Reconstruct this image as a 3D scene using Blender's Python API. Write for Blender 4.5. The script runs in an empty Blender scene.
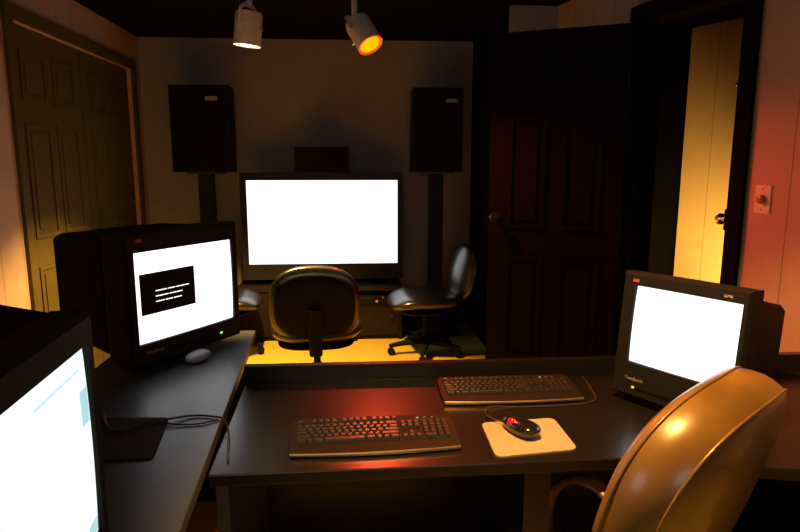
import bpy, bmesh, math, random
from mathutils import Vector, Matrix, Euler
random.seed(7)
S = bpy.context.scene
PI = math.pi
R = math.radians

# ------------------------------------------------------------------ camera
cam_d = bpy.data.cameras.new('camera')
cam_d.sensor_width = 36.0
cam_d.sensor_fit = 'HORIZONTAL'
cam_d.lens = 27.0
cam_d.clip_start = 0.05
cam = bpy.data.objects.new('camera', cam_d)
S.collection.objects.link(cam)
cam.location = (0, 0, 1.4)
cam.rotation_euler = Euler((R(90 - 9.555), 0, R(-3.948)), 'XYZ')
S.camera = cam

# ------------------------------------------------------------------ world / exposure
w = bpy.data.worlds.new('night')
S.world = w
w.use_nodes = True
bg = w.node_tree.nodes['Background']
bg.inputs['Color'].default_value = (0.35, 0.45, 0.6, 1)
bg.inputs['Strength'].default_value = 0.004
S.view_settings.view_transform = 'Standard'
S.view_settings.look = 'None'
S.view_settings.exposure = 0.0
S.view_settings.gamma = 1.0
S.view_settings.use_curve_mapping = False

# lamp settings: power, colour, half angle
WHITE_LAMP = dict(power=640, color=(1.0, 0.54, 0.12), half=47, blend=0.4)
RED_LAMP = dict(power=225, color=(1.0, 0.062, 0.026), half=46, blend=0.55)
ASSUMED_DESK_LAMP = dict(power=215, color=(1.0, 0.47, 0.10), half=46, blend=0.35)  # assumed spotlight out of view, inferred from yellow light on chair and pad
ASSUMED_HALL_LAMP = dict(power=240, color=(1.0, 0.49, 0.10))  # assumed lamp, unseen, added to make the hall wall glow
SCREEN = 1.7
FILL_POWER = 14

# added soft fill from behind the camera, no known source there
wl = bpy.data.lights.new('rear_fill', 'AREA')
wl.shape = 'RECTANGLE'; wl.size = 2.2; wl.size_y = 1.3
wl.energy = FILL_POWER; wl.color = (1.0, 0.86, 0.74)
wlo = bpy.data.objects.new('rear_fill', wl)
S.collection.objects.link(wlo)
wlo.location = (0.1, -3.06, 1.55)
wlo.rotation_euler = (R(90), 0, 0)

# ------------------------------------------------------------------ materials
def mat(name, col, rough=0.5, metal=0.0, var=0.12, scale=30.0, bump=0.0, spec=0.5, coat=0.0):
    m = bpy.data.materials.new(name)
    m.use_nodes = True
    nt = m.node_tree
    b = nt.nodes['Principled BSDF']
    b.inputs['Roughness'].default_value = rough
    b.inputs['Metallic'].default_value = metal
    b.inputs['Specular IOR Level'].default_value = spec
    b.inputs['Coat Weight'].default_value = coat
    tc = nt.nodes.new('ShaderNodeTexCoord')
    nz = nt.nodes.new('ShaderNodeTexNoise')
    nz.inputs['Scale'].default_value = scale
    nz.inputs['Detail'].default_value = 6
    nt.links.new(tc.outputs['Object'], nz.inputs['Vector'])
    rp = nt.nodes.new('ShaderNodeValToRGB')
    rp.color_ramp.elements[0].position = 0.3
    rp.color_ramp.elements[1].position = 0.7
    rp.color_ramp.elements[0].color = tuple(c * (1 - var) for c in col) + (1,)
    rp.color_ramp.elements[1].color = tuple(min(1, c * (1 + var)) for c in col) + (1,)
    nt.links.new(nz.outputs['Fac'], rp.inputs['Fac'])
    nt.links.new(rp.outputs['Color'], b.inputs['Base Color'])
    if bump > 0:
        bp = nt.nodes.new('ShaderNodeBump')
        bp.inputs['Strength'].default_value = bump
        bp.inputs['Distance'].default_value = 0.004
        nt.links.new(nz.outputs['Fac'], bp.inputs['Height'])
        nt.links.new(bp.outputs['Normal'], b.inputs['Normal'])
    return m

def panel_mat(name, col, axis, spacing, offset=0.0):
    """painted wall panelling: narrow grooves at a regular spacing along one axis"""
    m = mat(name, col, 0.6, var=0.05, scale=6)
    nt = m.node_tree
    b = nt.nodes['Principled BSDF']
    rp = [n for n in nt.nodes if n.type == 'VALTORGB'][0]
    tc = [n for n in nt.nodes if n.type == 'TEX_COORD'][0]
    sx = nt.nodes.new('ShaderNodeSeparateXYZ')
    nt.links.new(tc.outputs['Object'], sx.inputs[0])
    def mth(op, a, bv):
        n = nt.nodes.new('ShaderNodeMath'); n.operation = op
        for i, v in enumerate((a, bv)):
            if isinstance(v, (int, float)): n.inputs[i].default_value = v
            else: nt.links.new(v, n.inputs[i])
        return n.outputs[0]
    u = mth('ADD', sx.outputs[axis], 50.0 + offset)
    u = mth('DIVIDE', u, spacing)
    u = mth('FRACT', u, 0.0)
    u = mth('SUBTRACT', u, 0.5)
    u = mth('ABSOLUTE', u, 0.0)
    g = mth('LESS_THAN', u, 0.0025 / spacing)
    mx = nt.nodes.new('ShaderNodeMix'); mx.data_type = 'RGBA'
    nt.links.new(g, mx.inputs[0])
    nt.links.new(rp.outputs['Color'], mx.inputs[6])
    mx.inputs[7].default_value = tuple(c * 0.45 for c in col) + (1,)
    nt.links.new(mx.outputs[2], b.inputs['Base Color'])
    return m

def emis(name, col, strength, base=(0.02, 0.02, 0.02)):
    m = bpy.data.materials.new(name)
    m.use_nodes = True
    b = m.node_tree.nodes['Principled BSDF']
    b.inputs['Base Color'].default_value = base + (1,)
    b.inputs['Roughness'].default_value = 0.2
    b.inputs['Emission Color'].default_value = tuple(col) + (1,)
    b.inputs['Emission Strength'].default_value = strength
    return m

M = dict(
    wall=mat('wall_paint', (0.30, 0.275, 0.27), 0.7, var=0.05, scale=5),
    wall_panel=panel_mat('painted_panelling', (0.47, 0.34, 0.28), 1, 0.2, 0.03),
    hall_panel=panel_mat('hall_panelling', (0.62, 0.52, 0.32), 0, 0.43, 0.0),
    ceiling=mat('black_ceiling', (0.003, 0.003, 0.003), 0.95, spec=0.1),
    carpet=mat('carpet', (0.52, 0.37, 0.055), 0.95, var=0.25, scale=160, bump=0.6, spec=0.1),
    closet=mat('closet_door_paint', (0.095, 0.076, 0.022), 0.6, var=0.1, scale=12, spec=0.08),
    black_door=mat('black_door_paint', (0.004, 0.004, 0.004), 0.6, var=0.2, scale=12, spec=0.07),
    hall_black=mat('black_hall_paint', (0.002, 0.002, 0.002), 0.9, spec=0.05),
    black_trim=mat('black_trim_paint', (0.005, 0.005, 0.006), 0.9, spec=0.04),
    desk=mat('dark_laminate', (0.011, 0.010, 0.010), 0.27, var=0.2, scale=90, spec=0.45),
    desk2=mat('slate_laminate', (0.07, 0.078, 0.092), 0.38, var=0.15, scale=90, spec=0.8),
    plastic=mat('charcoal_plastic', (0.012, 0.012, 0.013), 0.55, scale=200, bump=0.05, spec=0.18),
    plastic_matte=mat('matte_black_plastic', (0.007, 0.007, 0.0075), 0.6, scale=200, bump=0.05, spec=0.1),
    tv=mat('tv_cabinet', (0.016, 0.014, 0.013), 0.45, spec=0.2),
    stand=mat('stand_wood', (0.014, 0.009, 0.009), 0.5, var=0.3, scale=14, spec=0.2),
    speaker=mat('speaker_vinyl', (0.008, 0.008, 0.009), 0.6, var=0.2, scale=60, spec=0.2),
    grille=mat('speaker_cloth', (0.009, 0.009, 0.010), 0.95, var=0.4, scale=400, bump=0.3, spec=0.1),
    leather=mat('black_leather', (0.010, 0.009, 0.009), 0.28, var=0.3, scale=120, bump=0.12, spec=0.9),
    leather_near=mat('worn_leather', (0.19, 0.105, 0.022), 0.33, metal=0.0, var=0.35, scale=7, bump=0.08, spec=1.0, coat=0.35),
    metal_dark=mat('dark_steel', (0.05, 0.05, 0.05), 0.4, metal=0.6),
    knob_dark=mat('dark_knob', (0.02, 0.02, 0.022), 0.25, metal=0.3),
    chrome=mat('chrome', (0.7, 0.7, 0.68), 0.18, metal=1.0),
    can=mat('lamp_can_paint', (0.8, 0.76, 0.68), 0.45, var=0.06),
    key=mat('key_plastic', (0.022, 0.021, 0.021), 0.34, spec=0.5),
    kbd=mat('keyboard_case', (0.010, 0.0095, 0.0095), 0.6, spec=0.2),
    silver=mat('silver_rim', (0.62, 0.48, 0.24), 0.32, metal=0.9),
    pad=mat('pale_mouse_pad', (0.46, 0.37, 0.28), 0.85, var=0.06, scale=60, bump=0.1, spec=0.2),
    pad_edge=mat('pad_rubber', (0.25, 0.12, 0.07), 0.8),
    pad_dark=mat('maroon_mouse_pad', (0.055, 0.022, 0.018), 0.85, var=0.2, scale=60, bump=0.1, spec=0.2),
    mouse=mat('gloss_black', (0.012, 0.012, 0.014), 0.16, spec=0.7, coat=0.5),
    ball=mat('red_ball', (0.55, 0.01, 0.01), 0.15, coat=0.6),
    pale=mat('pale_plastic', (0.42, 0.42, 0.47), 0.4),
    ivory=mat('ivory_plate', (0.78, 0.68, 0.56), 0.35, var=0.04),
    amber=mat('amber_knob', (0.42, 0.16, 0.03), 0.25, coat=0.4),
    cable=mat('cable_rubber', (0.04, 0.035, 0.034), 0.5),
    letter=mat('printed_letters', (0.62, 0.58, 0.5), 0.5),
    logo=mat('red_logo', (0.75, 0.10, 0.03), 0.4),
    badge=mat('metal_badge', (0.38, 0.33, 0.27), 0.5, metal=0.2),
    scr_tv=emis('television_picture', (0.96, 0.97, 1.0), SCREEN),
    scr=emis('monitor_picture', (0.97, 0.97, 1.0), SCREEN),
    scr_near=emis('cyan_white_picture', (0.88, 0.99, 1.0), 1.15),
    scr_dim=emis('pale_window_picture', (0.55, 0.86, 0.90), 0.85),
    scr_line=emis('window_rule_picture', (0.70, 0.97, 1.0), 0.92),
    scr_dark=mat('dark_window_picture', (0.008, 0.008, 0.009), 0.6, spec=0.15),
    scr_text=emis('window_text_picture', (1, 1, 1), 1.4),
    led_green=emis('green_light', (0.2, 1.0, 0.05), 2.0),
    led_amber=emis('amber_light', (1.0, 0.5, 0.05), 1.6),
    led_red=emis('red_light', (1.0, 0.08, 0.02), 1.5),
    lens_white=emis('white_lens', (1.0, 0.82, 0.5), 9.0),
    lens_red=emis('red_lens_rim', (1.0, 0.03, 0.01), 2.2),
    lens_core=emis('orange_lens', (1.0, 0.24, 0.0), 2.4),
)

# ------------------------------------------------------------------ mesh helpers
def link(o): S.collection.objects.link(o); return o

def obj(name, bm, m, parent=None, smooth=False, kind=None, bevel=0.0):
    if bevel > 0:
        es = [e for e in bm.edges if len(e.link_faces) == 2 and e.calc_face_angle(0) > 0.6]
        bmesh.ops.bevel(bm, geom=es, offset=bevel, segments=2, profile=0.5, affect='EDGES', clamp_overlap=True)
    me = bpy.data.meshes.new(name)
    bm.normal_update()
    bm.to_mesh(me); bm.free()
    me.materials.append(M[m] if isinstance(m, str) else m)
    if smooth:
        for p in me.polygons: p.use_smooth = True
        if smooth != 'all':
            me.set_sharp_from_angle(angle=R(38))
    o = link(bpy.data.objects.new(name, me))
    if parent: o.parent = parent
    if kind: o['kind'] = kind
    return o

def struct(name, bm, m, parent=None, bevel=0.0):
    return obj(name, bm, m, parent, kind=None if parent else 'structure', bevel=bevel)

def thing(name, label, cat, loc=(0, 0, 0), rz=0.0, group=None):
    o = link(bpy.data.objects.new(name, None))
    o.empty_display_size = 0.1
    o.location = loc
    o.rotation_euler = (0, 0, rz)
    tag(o, label, cat, group)
    return o

def tag(o, label, cat, group=None):
    o['label'] = label; o['category'] = cat
    if group: o['group'] = group
    return o

def dup(root, loc, rz, label):
    r = root.copy(); link(r)
    r.location = loc; r.rotation_euler = (0, 0, rz); r['label'] = label
    for ch in list(root.children):
        c = ch.copy(); link(c); c.parent = r
        for g in ch.children:
            d = g.copy(); link(d); d.parent = c
    return r

def box(bm, x0, x1, y0, y1, z0, z1, mt=None):
    vs = [bm.verts.new((x, y, z)) for z in (z0, z1) for (x, y) in ((x0, y0), (x1, y0), (x1, y1), (x0, y1))]
    for f in ((3, 2, 1, 0), (4, 5, 6, 7), (0, 1, 5, 4), (1, 2, 6, 5), (2, 3, 7, 6), (3, 0, 4, 7)):
        bm.faces.new([vs[i] for i in f])
    if mt is not None:
        for v in vs: v.co = mt @ v.co
    return bm

def bx(*a, mt=None): return box(bmesh.new(), *a, mt=mt)

def prism(bm, pts, z0, z1):
    n = len(pts)
    lo = [bm.verts.new((p[0], p[1], z0)) for p in pts]
    hi = [bm.verts.new((p[0], p[1], z1)) for p in pts]
    bm.faces.new(lo[::-1]); bm.faces.new(hi)
    for i in range(n):
        j = (i + 1) % n
        bm.faces.new((lo[i], lo[j], hi[j], hi[i]))
    return bm

def rings(bm, rs, cap=True, closed=True):
    """rs: list of rings of points (all equal length)"""
    vr = [[bm.verts.new(p) for p in r] for r in rs]
    n = len(rs[0])
    for a, b in zip(vr[:-1], vr[1:]):
        for i in range(n if closed else n - 1):
            j = (i + 1) % n
            bm.faces.new((a[i], a[j], b[j], b[i]))
    if cap:
        bm.faces.new(vr[0][::-1]); bm.faces.new(vr[-1])
    return vr

def lathe(bm, prof, n=24, mt=None, cap=True):
    rs = []
    for r, z in prof:
        ring = []
        for i in range(n):
            a = 2 * PI * i / n
            p = Vector((max(r, 1e-5) * math.cos(a), max(r, 1e-5) * math.sin(a), z))
            ring.append(mt @ p if mt is not None else p)
        rs.append(ring)
    rings(bm, rs, cap)
    return bm

def catmull(pts, n=8):
    P = [Vector(p) for p in pts]
    if len(P) < 3: return P
    P = [P[0] * 2 - P[1]] + P + [P[-1] * 2 - P[-2]]
    out = []
    for i in range(1, len(P) - 2):
        p0, p1, p2, p3 = P[i - 1:i + 3]
        for k in range(n):
            t = k / n
            out.append(0.5 * ((2 * p1) + (p2 - p0) * t + (2 * p0 - 5 * p1 + 4 * p2 - p3) * t * t + (3 * p1 - p0 - 3 * p2 + p3) * t ** 3))
    out.append(P[-2])
    return out

def tube(bm, pts, r, n=10, closed=False, flat=None, up=None):
    """tube along pts; flat=(rw, rh) gives an oval section"""
    P = [Vector(p) for p in pts]
    L = len(P)
    rs = []
    prev = None
    for i in range(L):
        a = P[i - 1] if (i > 0 or closed) else P[i]
        b = P[(i + 1) % L] if (i < L - 1 or closed) else P[i]
        t = (b - a).normalized()
        if up is not None: ref = Vector(up)
        elif prev is not None: ref = prev
        else: ref = Vector((0, 0, 1)) if abs(t.z) < 0.9 else Vector((1, 0, 0))
        s = t.cross(ref)
        if s.length < 1e-6: s = t.cross(Vector((1, 0, 0)))
        s.normalize()
        u = s.cross(t).normalized()
        prev = u
        rw, rh = flat if flat else ((r[i], r[i]) if isinstance(r, (list, tuple)) else (r, r))
        rs.append([P[i] + s * rw * math.cos(2 * PI * k / n) + u * rh * math.sin(2 * PI * k / n) for k in range(n)])
    if closed:
        rs.append(rs[0]); vr = rings(bm, rs, cap=False)
        bmesh.ops.remove_doubles(bm, verts=bm.verts[:], dist=1e-6)
    else:
        rings(bm, rs)
    return bm

def pillow(bm, a, b, c, kp=4.0, kz=2.6, n=18, fn=None, mt=None):
    """super-ellipsoid cushion with half sizes a, b (plan) and c (thickness)"""
    tmp = bmesh.new()
    bmesh.ops.create_cube(tmp, size=2)
    bmesh.ops.subdivide_edges(tmp, edges=tmp.edges[:], cuts=n, use_grid_fill=True)
    for v in tmp.verts:
        x, y, z = v.co
        f = (abs(x) ** kp + abs(y) ** kp) ** (kz / kp) + abs(z) ** kz
        s = f ** (-1 / kz)
        p = Vector((x * s * a, y * s * b, z * s * c))
        if fn: p = fn(p)
        v.co = mt @ p if mt is not None else p
    me = bpy.data.meshes.new('tmp'); tmp.to_mesh(me); tmp.free()
    bm.from_mesh(me); bpy.data.meshes.remove(me)
    return bm

def rrect(w, h, r, n=6):
    out = []
    for (cx, cy, a0) in ((w / 2 - r, h / 2 - r, 0), (-w / 2 + r, h / 2 - r, 90), (-w / 2 + r, -h / 2 + r, 180), (w / 2 - r, -h / 2 + r, 270)):
        for i in range(n + 1):
            a = R(a0 + 90 * i / n)
            out.append((cx + r * math.cos(a), cy + r * math.sin(a)))
    return out

def text(name, body, size, m, parent, loc, rot, depth=0.0006):
    cu = bpy.data.curves.new(name, 'FONT')
    cu.body = body; cu.size = size; cu.extrude = depth
    cu.align_x = 'CENTER'; cu.align_y = 'CENTER'
    t = bpy.data.objects.new('tmp', cu); link(t)
    bpy.context.view_layer.update()
    me = bpy.data.meshes.new_from_object(t.evaluated_get(bpy.context.evaluated_depsgraph_get()))
    bpy.data.objects.remove(t); bpy.data.curves.remove(cu)
    me.materials.clear(); me.materials.append(M[m])
    o = link(bpy.data.objects.new(name, me)); o.parent = parent
    o.location = loc; o.rotation_euler = rot
    return o

# ------------------------------------------------------------------ the room
XL, XR, YF, YN, ZC = -1.77, 1.485, 5.22, -3.0, 2.42
struct('floor', bx(XL - 0.1, 3.6, YN - 0.1, YF + 0.3, -0.05, 0.0), 'carpet')
struct('ceiling', bx(XL - 0.1, 3.6, YN - 0.1, YF + 0.3, ZC, ZC + 0.05), 'ceiling')
struct('wall_far', bx(XL - 0.1, 1.6, YF, YF + 0.1, 0, ZC), 'wall')
b = bx(XL - 0.1, -1.0, YN - 0.1, YN, 0, ZC)
box(b, 1.2, 3.2, YN - 0.1, YN, 0, ZC); box(b, -1.0, 1.2, YN - 0.1, YN, 0, 0.9); box(b, -1.0, 1.2, YN - 0.1, YN, 2.2, ZC)
struct('wall_near', b, 'wall')  # the opening in this unseen wall is added for the fill light
b = bx(-1.06, -1.0, YN, YN + 0.02, 0.84, 2.26)
box(b, 1.2, 1.26, YN, YN + 0.02, 0.84, 2.26); box(b, -1.0, 1.2, YN, YN + 0.02, 0.84, 0.9); box(b, -1.0, 1.2, YN, YN + 0.02, 2.2, 2.26); box(b, 0.08, 0.12, YN - 0.03, YN, 0.9, 2.2)
struct('fill_frame', b, 'closet')  # made-up frame around the wall opening for the added fill light
DY0, DY1, DZ = 3.36, 5.02, 2.14                              # closet door in the left wall
b = bx(XL - 0.1, XL, YN, DY0, 0, ZC)
box(b, XL - 0.1, XL, DY1, YF, 0, ZC); box(b, XL - 0.1, XL, DY0, DY1, DZ, ZC)
box(b, XL - 0.14, XL - 0.1, DY0 - 0.05, DY1 + 0.05, 0, DZ + 0.05)
struct('wall_left', b, 'wall_panel')
# the right wall runs at a slant: built straight, then turned about the far side of the doorway
PIV, SL = Vector((XR, 3.30, 0)), R(13.0)
def slant(o):
    m = Matrix.Translation(PIV) @ Matrix.Rotation(SL, 4, 'Z') @ Matrix.Translation(-PIV) @ Matrix.Translation(o.location) @ Matrix.Rotation(o.rotation_euler.z, 4, 'Z')
    o.location = m.to_translation(); o.rotation_euler = m.to_euler()
    return o
OY0, OY1, OZ = 2.552, 3.225, 2.15                            # doorway in the right wall
b = bx(XR, XR + 0.12, -3.4, OY0, 0, ZC)
box(b, XR, XR + 0.12, OY1, YF + 0.1, 0, ZC); box(b, XR, XR + 0.12, OY0, OY1, OZ, ZC)
slant(struct('wall_right', b, 'wall_panel'))
struct('wall_corner', bx(0.99, 1.33, 4.05, YF, 0, ZC), 'wall')
struct('corner_shade_slab', bx(0.975, 0.99, 4.05, YF, 0, ZC), 'black_trim')  # added black slab darkens the corner's left face, standing in for shade
struct('baseboard_far', bx(XL, 0.975, YF - 0.018, YF, 0, 0.17), 'black_trim', bevel=0.004)
b = bx(XL, XL + 0.015, YN, DY0 - 0.09, 0, 0.12)
struct('baseboard_left', b, 'black_trim', bevel=0.004)
slant(struct('baseboard_right', bx(XR - 0.015, XR, YN, OY0 - 0.075, 0, 0.12), 'black_trim', bevel=0.004))

# left closet doors: two leaves with moulded panels inside a frame
def paneled_leaf(name, w, h, t, m, panels, parent=None):
    """leaf lies in local XZ, thickness along Y, origin at the hinge bottom; panels = list of (x0,x1,z0,z1)"""
    bm = bx(0, w, -t / 2, t / 2, 0, h)
    for (x0, x1, z0, z1) in panels:
        for sgn in (-1, 1):
            y = sgn * t / 2
            g = 0.022
            # raised moulding ring and a raised field inside it
            for (a0, a1, c0, c1) in ((x0, x1, z0, z0 + g), (x0, x1, z1 - g, z1), (x0, x0 + g, z0 + g, z1 - g), (x1 - g, x1, z0 + g, z1 - g)):
                box(bm, a0, a1, min(y, y + sgn * 0.008), max(y, y + sgn * 0.008), c0, c1)
            q = 0.05
            box(bm, x0 + q, x1 - q, min(y, y + sgn * 0.006), max(y, y + sgn * 0.006), z0 + q, z1 - q)
    return bm

dw = (DY1 - DY0 - 0.02) / 2
pan = [(0.1, dw / 2 - 0.04, 0.2, 0.82), (dw / 2 + 0.04, dw - 0.1, 0.2, 0.82), (0.1, dw / 2 - 0.04, 0.98, 1.62), (dw / 2 + 0.04, dw - 0.1, 0.98, 1.62),
       (0.1, dw / 2 - 0.04, 1.74, 2.0), (dw / 2 + 0.04, dw - 0.1, 1.74, 2.0)]
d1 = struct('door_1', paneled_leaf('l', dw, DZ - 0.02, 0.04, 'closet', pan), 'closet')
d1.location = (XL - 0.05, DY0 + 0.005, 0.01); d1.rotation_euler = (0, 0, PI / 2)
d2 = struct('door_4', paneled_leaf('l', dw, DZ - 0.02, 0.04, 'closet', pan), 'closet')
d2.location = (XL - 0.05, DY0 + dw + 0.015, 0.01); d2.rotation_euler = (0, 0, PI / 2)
for d, hx in ((d1, dw - 0.06), (d2, 0.06)):
    k = obj('door_knob', lathe(bmesh.new(), [(0.012, 0), (0.012, 0.03), (0.025, 0.04), (0.028, 0.055), (0.018, 0.068), (0, 0.07)], 20), 'metal_dark', d, smooth=True)
    k.location = (hx, -0.02, 0.93); k.rotation_euler = (PI / 2, 0, 0)
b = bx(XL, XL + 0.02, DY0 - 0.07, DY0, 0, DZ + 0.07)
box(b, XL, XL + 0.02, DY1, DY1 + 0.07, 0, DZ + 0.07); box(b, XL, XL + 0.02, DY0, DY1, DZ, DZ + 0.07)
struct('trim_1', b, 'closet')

# right doorway frame: casing on the room side, deep jamb through the wall
cw = 0.075
b = bx(XR - 0.022, XR, OY0 - cw, OY0, 0, OZ + cw)
box(b, XR - 0.022, XR, OY1, OY1 + cw, 0, OZ + cw); box(b, XR - 0.022, XR, OY0, OY1, OZ, OZ + cw)
box(b, XR - 0.001, XR + 0.13, OY0, OY0 + 0.015, 0, OZ); box(b, XR - 0.001, XR + 0.13, OY1 - 0.015, OY1, 0, OZ); box(b, XR - 0.001, XR + 0.13, OY0 + 0.015, OY1 - 0.015, OZ - 0.015, OZ)
slant(struct('trim_2', b, 'black_trim'))

# open door leaf, six panels, hinged on the far side of the doorway
hx, hy, fx, fy = 1.452, 3.245, 0.785, 3.56
lw = math.hypot(fx - hx, fy - hy)
six = [(0.10, lw / 2 - 0.045, 0.24, 0.86), (lw / 2 + 0.045, lw - 0.11, 0.24, 0.86), (0.11, lw / 2 - 0.045, 1.02, 1.66), (lw / 2 + 0.045, lw - 0.11, 1.02, 1.66),
       (0.11, lw / 2 - 0.045, 1.76, 1.99), (lw / 2 + 0.045, lw - 0.11, 1.76, 1.99)]
door = struct('door_2', paneled_leaf('l', lw, 2.125, 0.04, 'black_door', six), 'black_door')
door.location = (hx, hy, 0.012); door.rotation_euler = (0, 0, math.atan2(fy - hy, fx - hx))
for sgn in (-1, 1):
    k = obj('door_knob', lathe(bmesh.new(), [(0.03, 0), (0.03, 0.006), (0.011, 0.008), (0.011, 0.032), (0.022, 0.038), (0.028, 0.052), (0.022, 0.064), (0, 0.068)], 24), 'knob_dark', door, smooth=True)
    k.location = (lw - 0.045, sgn * 0.02, 1.085); k.rotation_euler = (-sgn * PI / 2, 0, 0)
for hz in (0.25, 1.05, 1.85):
    obj('hinge', lathe(bmesh.new(), [(0.008, hz - 0.045), (0.008, hz + 0.045)], 12), 'metal_dark', door, smooth=True)

# hall beyond the doorway
def slab(p, q, z0, z1, t, m, name):
    p, q = Vector(p), Vector(q)
    d = (q - p); L = d.length; a = math.atan2(d.y, d.x)
    o = struct(name, bx(0, L, 0, t, z0, z1), m)
    o.location = (p.x, p.y, 0); o.rotation_euler = (0, 0, a)
    return o
slab((3.30, 3.19), (2.53, 4.60), 0, ZC, -0.08, 'hall_panel', 'wall_hall')
slab((2.56, 4.62), (1.40, 4.45), 0, ZC, -0.05, 'hall_black', 'wall_hall_end')
slab((3.6, 1.6), (3.30, 3.19), 0, ZC, -0.08, 'wall', 'wall_hall_right')
slab((2.08, 1.5), (3.6, 1.5), 0, ZC, -0.08, 'wall', 'wall_hall_near')

# ------------------------------------------------------------------ lamps
def spot(name, loc, direction, parent, power, color, half, blend, rad=0.035):
    ld = bpy.data.lights.new(name, 'SPOT')
    ld.energy = power; ld.color = color; ld.spot_size = R(2 * half); ld.spot_blend = blend; ld.shadow_soft_size = rad
    o = link(bpy.data.objects.new(name, ld))
    o.parent = parent
    o.location = loc
    o.rotation_euler = Vector(direction).to_track_quat('-Z', 'Y').to_euler()
    return o

def track_lamp(label, mouth, axis, cfg, red=False):
    mouth = Vector(mouth); ax = Vector(axis).normalized()
    root = thing('track_spotlight', label, 'lamp', (mouth.x, mouth.y, ZC), 0, 'ceiling spotlights')
    o0 = Vector((mouth.x, mouth.y, ZC))
    q = ax.to_track_quat('-Z', 'Y').to_matrix().to_4x4()
    mt = Matrix.Translation(mouth - o0) @ q                    # local +Z points back up the can
    L, r = 0.175, 0.074
    can = obj('can', lathe(bmesh.new(), [(r - 0.004, 0.012), (r, 0.0), (r, L * 0.9), (r * 0.93, L), (r * 0.5, L + 0.004), (0, L + 0.005)], 32, mt, cap=False), 'can', root, smooth=True)
    if red:
        lens = obj('lens', lathe(bmesh.new(), [(0, 0.009), (r - 0.004, 0.009)], 32, mt, cap=False), 'lens_red', root)
        obj('bulb_face', lathe(bmesh.new(), [(0, 0.005), (r * 0.62, 0.005), (r * 0.80, 0.007)], 32, mt, cap=False), 'lens_core', lens)
    else:
        obj('lens', lathe(bmesh.new(), [(0, 0.009), (r - 0.004, 0.009)], 32, mt, cap=False), 'lens_white', root)
    # yoke holding the can, stem to the ceiling
    bm = bmesh.new()
    top = mt @ Vector((0, 0, L + 0.03))
    pts = [mt @ Vector((r + 0.006, 0, L * 0.62)), mt @ Vector((r + 0.006, 0, L + 0.01)), mt @ Vector((r * 0.6, 0, L + 0.032)), top,
           mt @ Vector((-r * 0.6, 0, L + 0.032)), mt @ Vector((-r - 0.006, 0, L + 0.01)), mt @ Vector((-r - 0.006, 0, L * 0.62))]
    tube(bm, pts, 0.006, 8, flat=(0.012, 0.003))
    obj('yoke', bm, 'can', root)
    bm = bmesh.new()
    tube(bm, [top, Vector((top.x, top.y, -0.012))], 0.017, 14)
    obj('stem', bm, 'can', root, smooth=True)
    obj('ceiling_plate', lathe(bmesh.new(), [(0.05, -0.014), (0.055, -0.01), (0.055, 0)], 24, Matrix.Translation((top.x, top.y, 0))), 'can', root, smooth=True)
    bm = bmesh.new()
    lathe(bm, [(0.009, 0), (0.009, 0.016)], 12, mt @ Matrix.Translation((0.2 * r, -r, L * 0.52)) @ Matrix.Rotation(PI / 2, 4, 'X'))
    obj('thumb_screw', bm, 'chrome', root, smooth=True)
    spot('lamp_beam', mt @ Vector((0, 0, 0.0)), ax, root, **cfg)
    return root

track_lamp('pale can spotlight hanging straight down, glowing warm white', (-0.600, 3.5, 2.045), (-0.11, 0.05, -1), WHITE_LAMP)
track_lamp('tilted can spotlight with a glowing red and orange lens', (0.078, 3.5, 2.055), (0.43, -0.42, -0.79), RED_LAMP, red=True)
track_lamp('assumed, unseen can spotlight on the ceiling above the near desk, out over the pale mouse pad', (0.20, 1.12, 2.14), (0.36, 0.06, -1), ASSUMED_DESK_LAMP)  # assumed fixture, unseen, placed to throw the yellow light below

# assumed hall uplight: unseen torch-like floor lamp, added low to brighten the panelled wall
hl = thing('assumed_uplight', 'assumed small black floor lamp, unseen, added in the hall to light up the yellow panelled wall', 'lamp', (2.20, 3.30, 0))
obj('shade', lathe(bmesh.new(), [(0.05, 0.0), (0.06, 0.02), (0.07, 0.2), (0.066, 0.2), (0.05, 0.03), (0, 0.03)], 24, cap=False), 'black_trim', hl, smooth=True)
obj('bulb', lathe(bmesh.new(), [(0.012, 0.03), (0.018, 0.06), (0.03, 0.10), (0.02, 0.13), (0, 0.138)], 16), 'lens_white', hl, smooth=True)
spot('lamp_beam', (0, 0, 0.2), (0.45, 1.0, 0.30), hl, ASSUMED_HALL_LAMP['power'], ASSUMED_HALL_LAMP['color'], 48, 0.9)  # beam of the assumed lamp, aimed at the hall wall

# ------------------------------------------------------------------ television, stand, speakers
tv = thing('television', 'large wide television with a blank white screen on the low stand', 'television', (-0.288, 4.95, 0.435))
TW, TZ0, TZ1 = 1.295, 0.045, 0.905
sx0, sx1, sz0, sz1 = -0.597, 0.602, 0.172, 0.845
bm = bmesh.new()
box(bm, -TW / 2, TW / 2, -0.10, -0.06, sz1, TZ1); box(bm, -TW / 2, TW / 2, -0.10, -0.06, TZ0, sz0)
box(bm, -TW / 2, sx0, -0.10, -0.06, sz0, sz1); box(bm, sx1, TW / 2, -0.10, -0.06, sz0, sz1)
obj('bezel', bm, 'tv', tv, bevel=0.004)
obj('screen', bx(sx0, sx1, -0.09, -0.07, sz0, sz1), 'scr_tv', tv)
bm = bmesh.new(); box(bm, -TW / 2 + 0.01, TW / 2 - 0.01, -0.06, 0.0, TZ0 + 0.01, TZ1 - 0.01); box(bm, -TW / 2 + 0.15, TW / 2 - 0.15, 0.0, 0.1, TZ0 + 0.04, TZ1 - 0.2)
obj('cabinet_back', bm, 'tv', tv, bevel=0.01)
bm = bmesh.new(); box(bm, -0.4, 0.4, -0.12, 0.1, 0.0, 0.018); box(bm, -0.12, 0.12, -0.04, 0.03, 0.018, 0.06)
obj('foot', bm, 'plastic_matte', tv, bevel=0.004)
obj('badge', bx(-0.03, 0.03, -0.1015, -0.0995, 0.10, 0.108), 'badge', tv)

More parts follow.
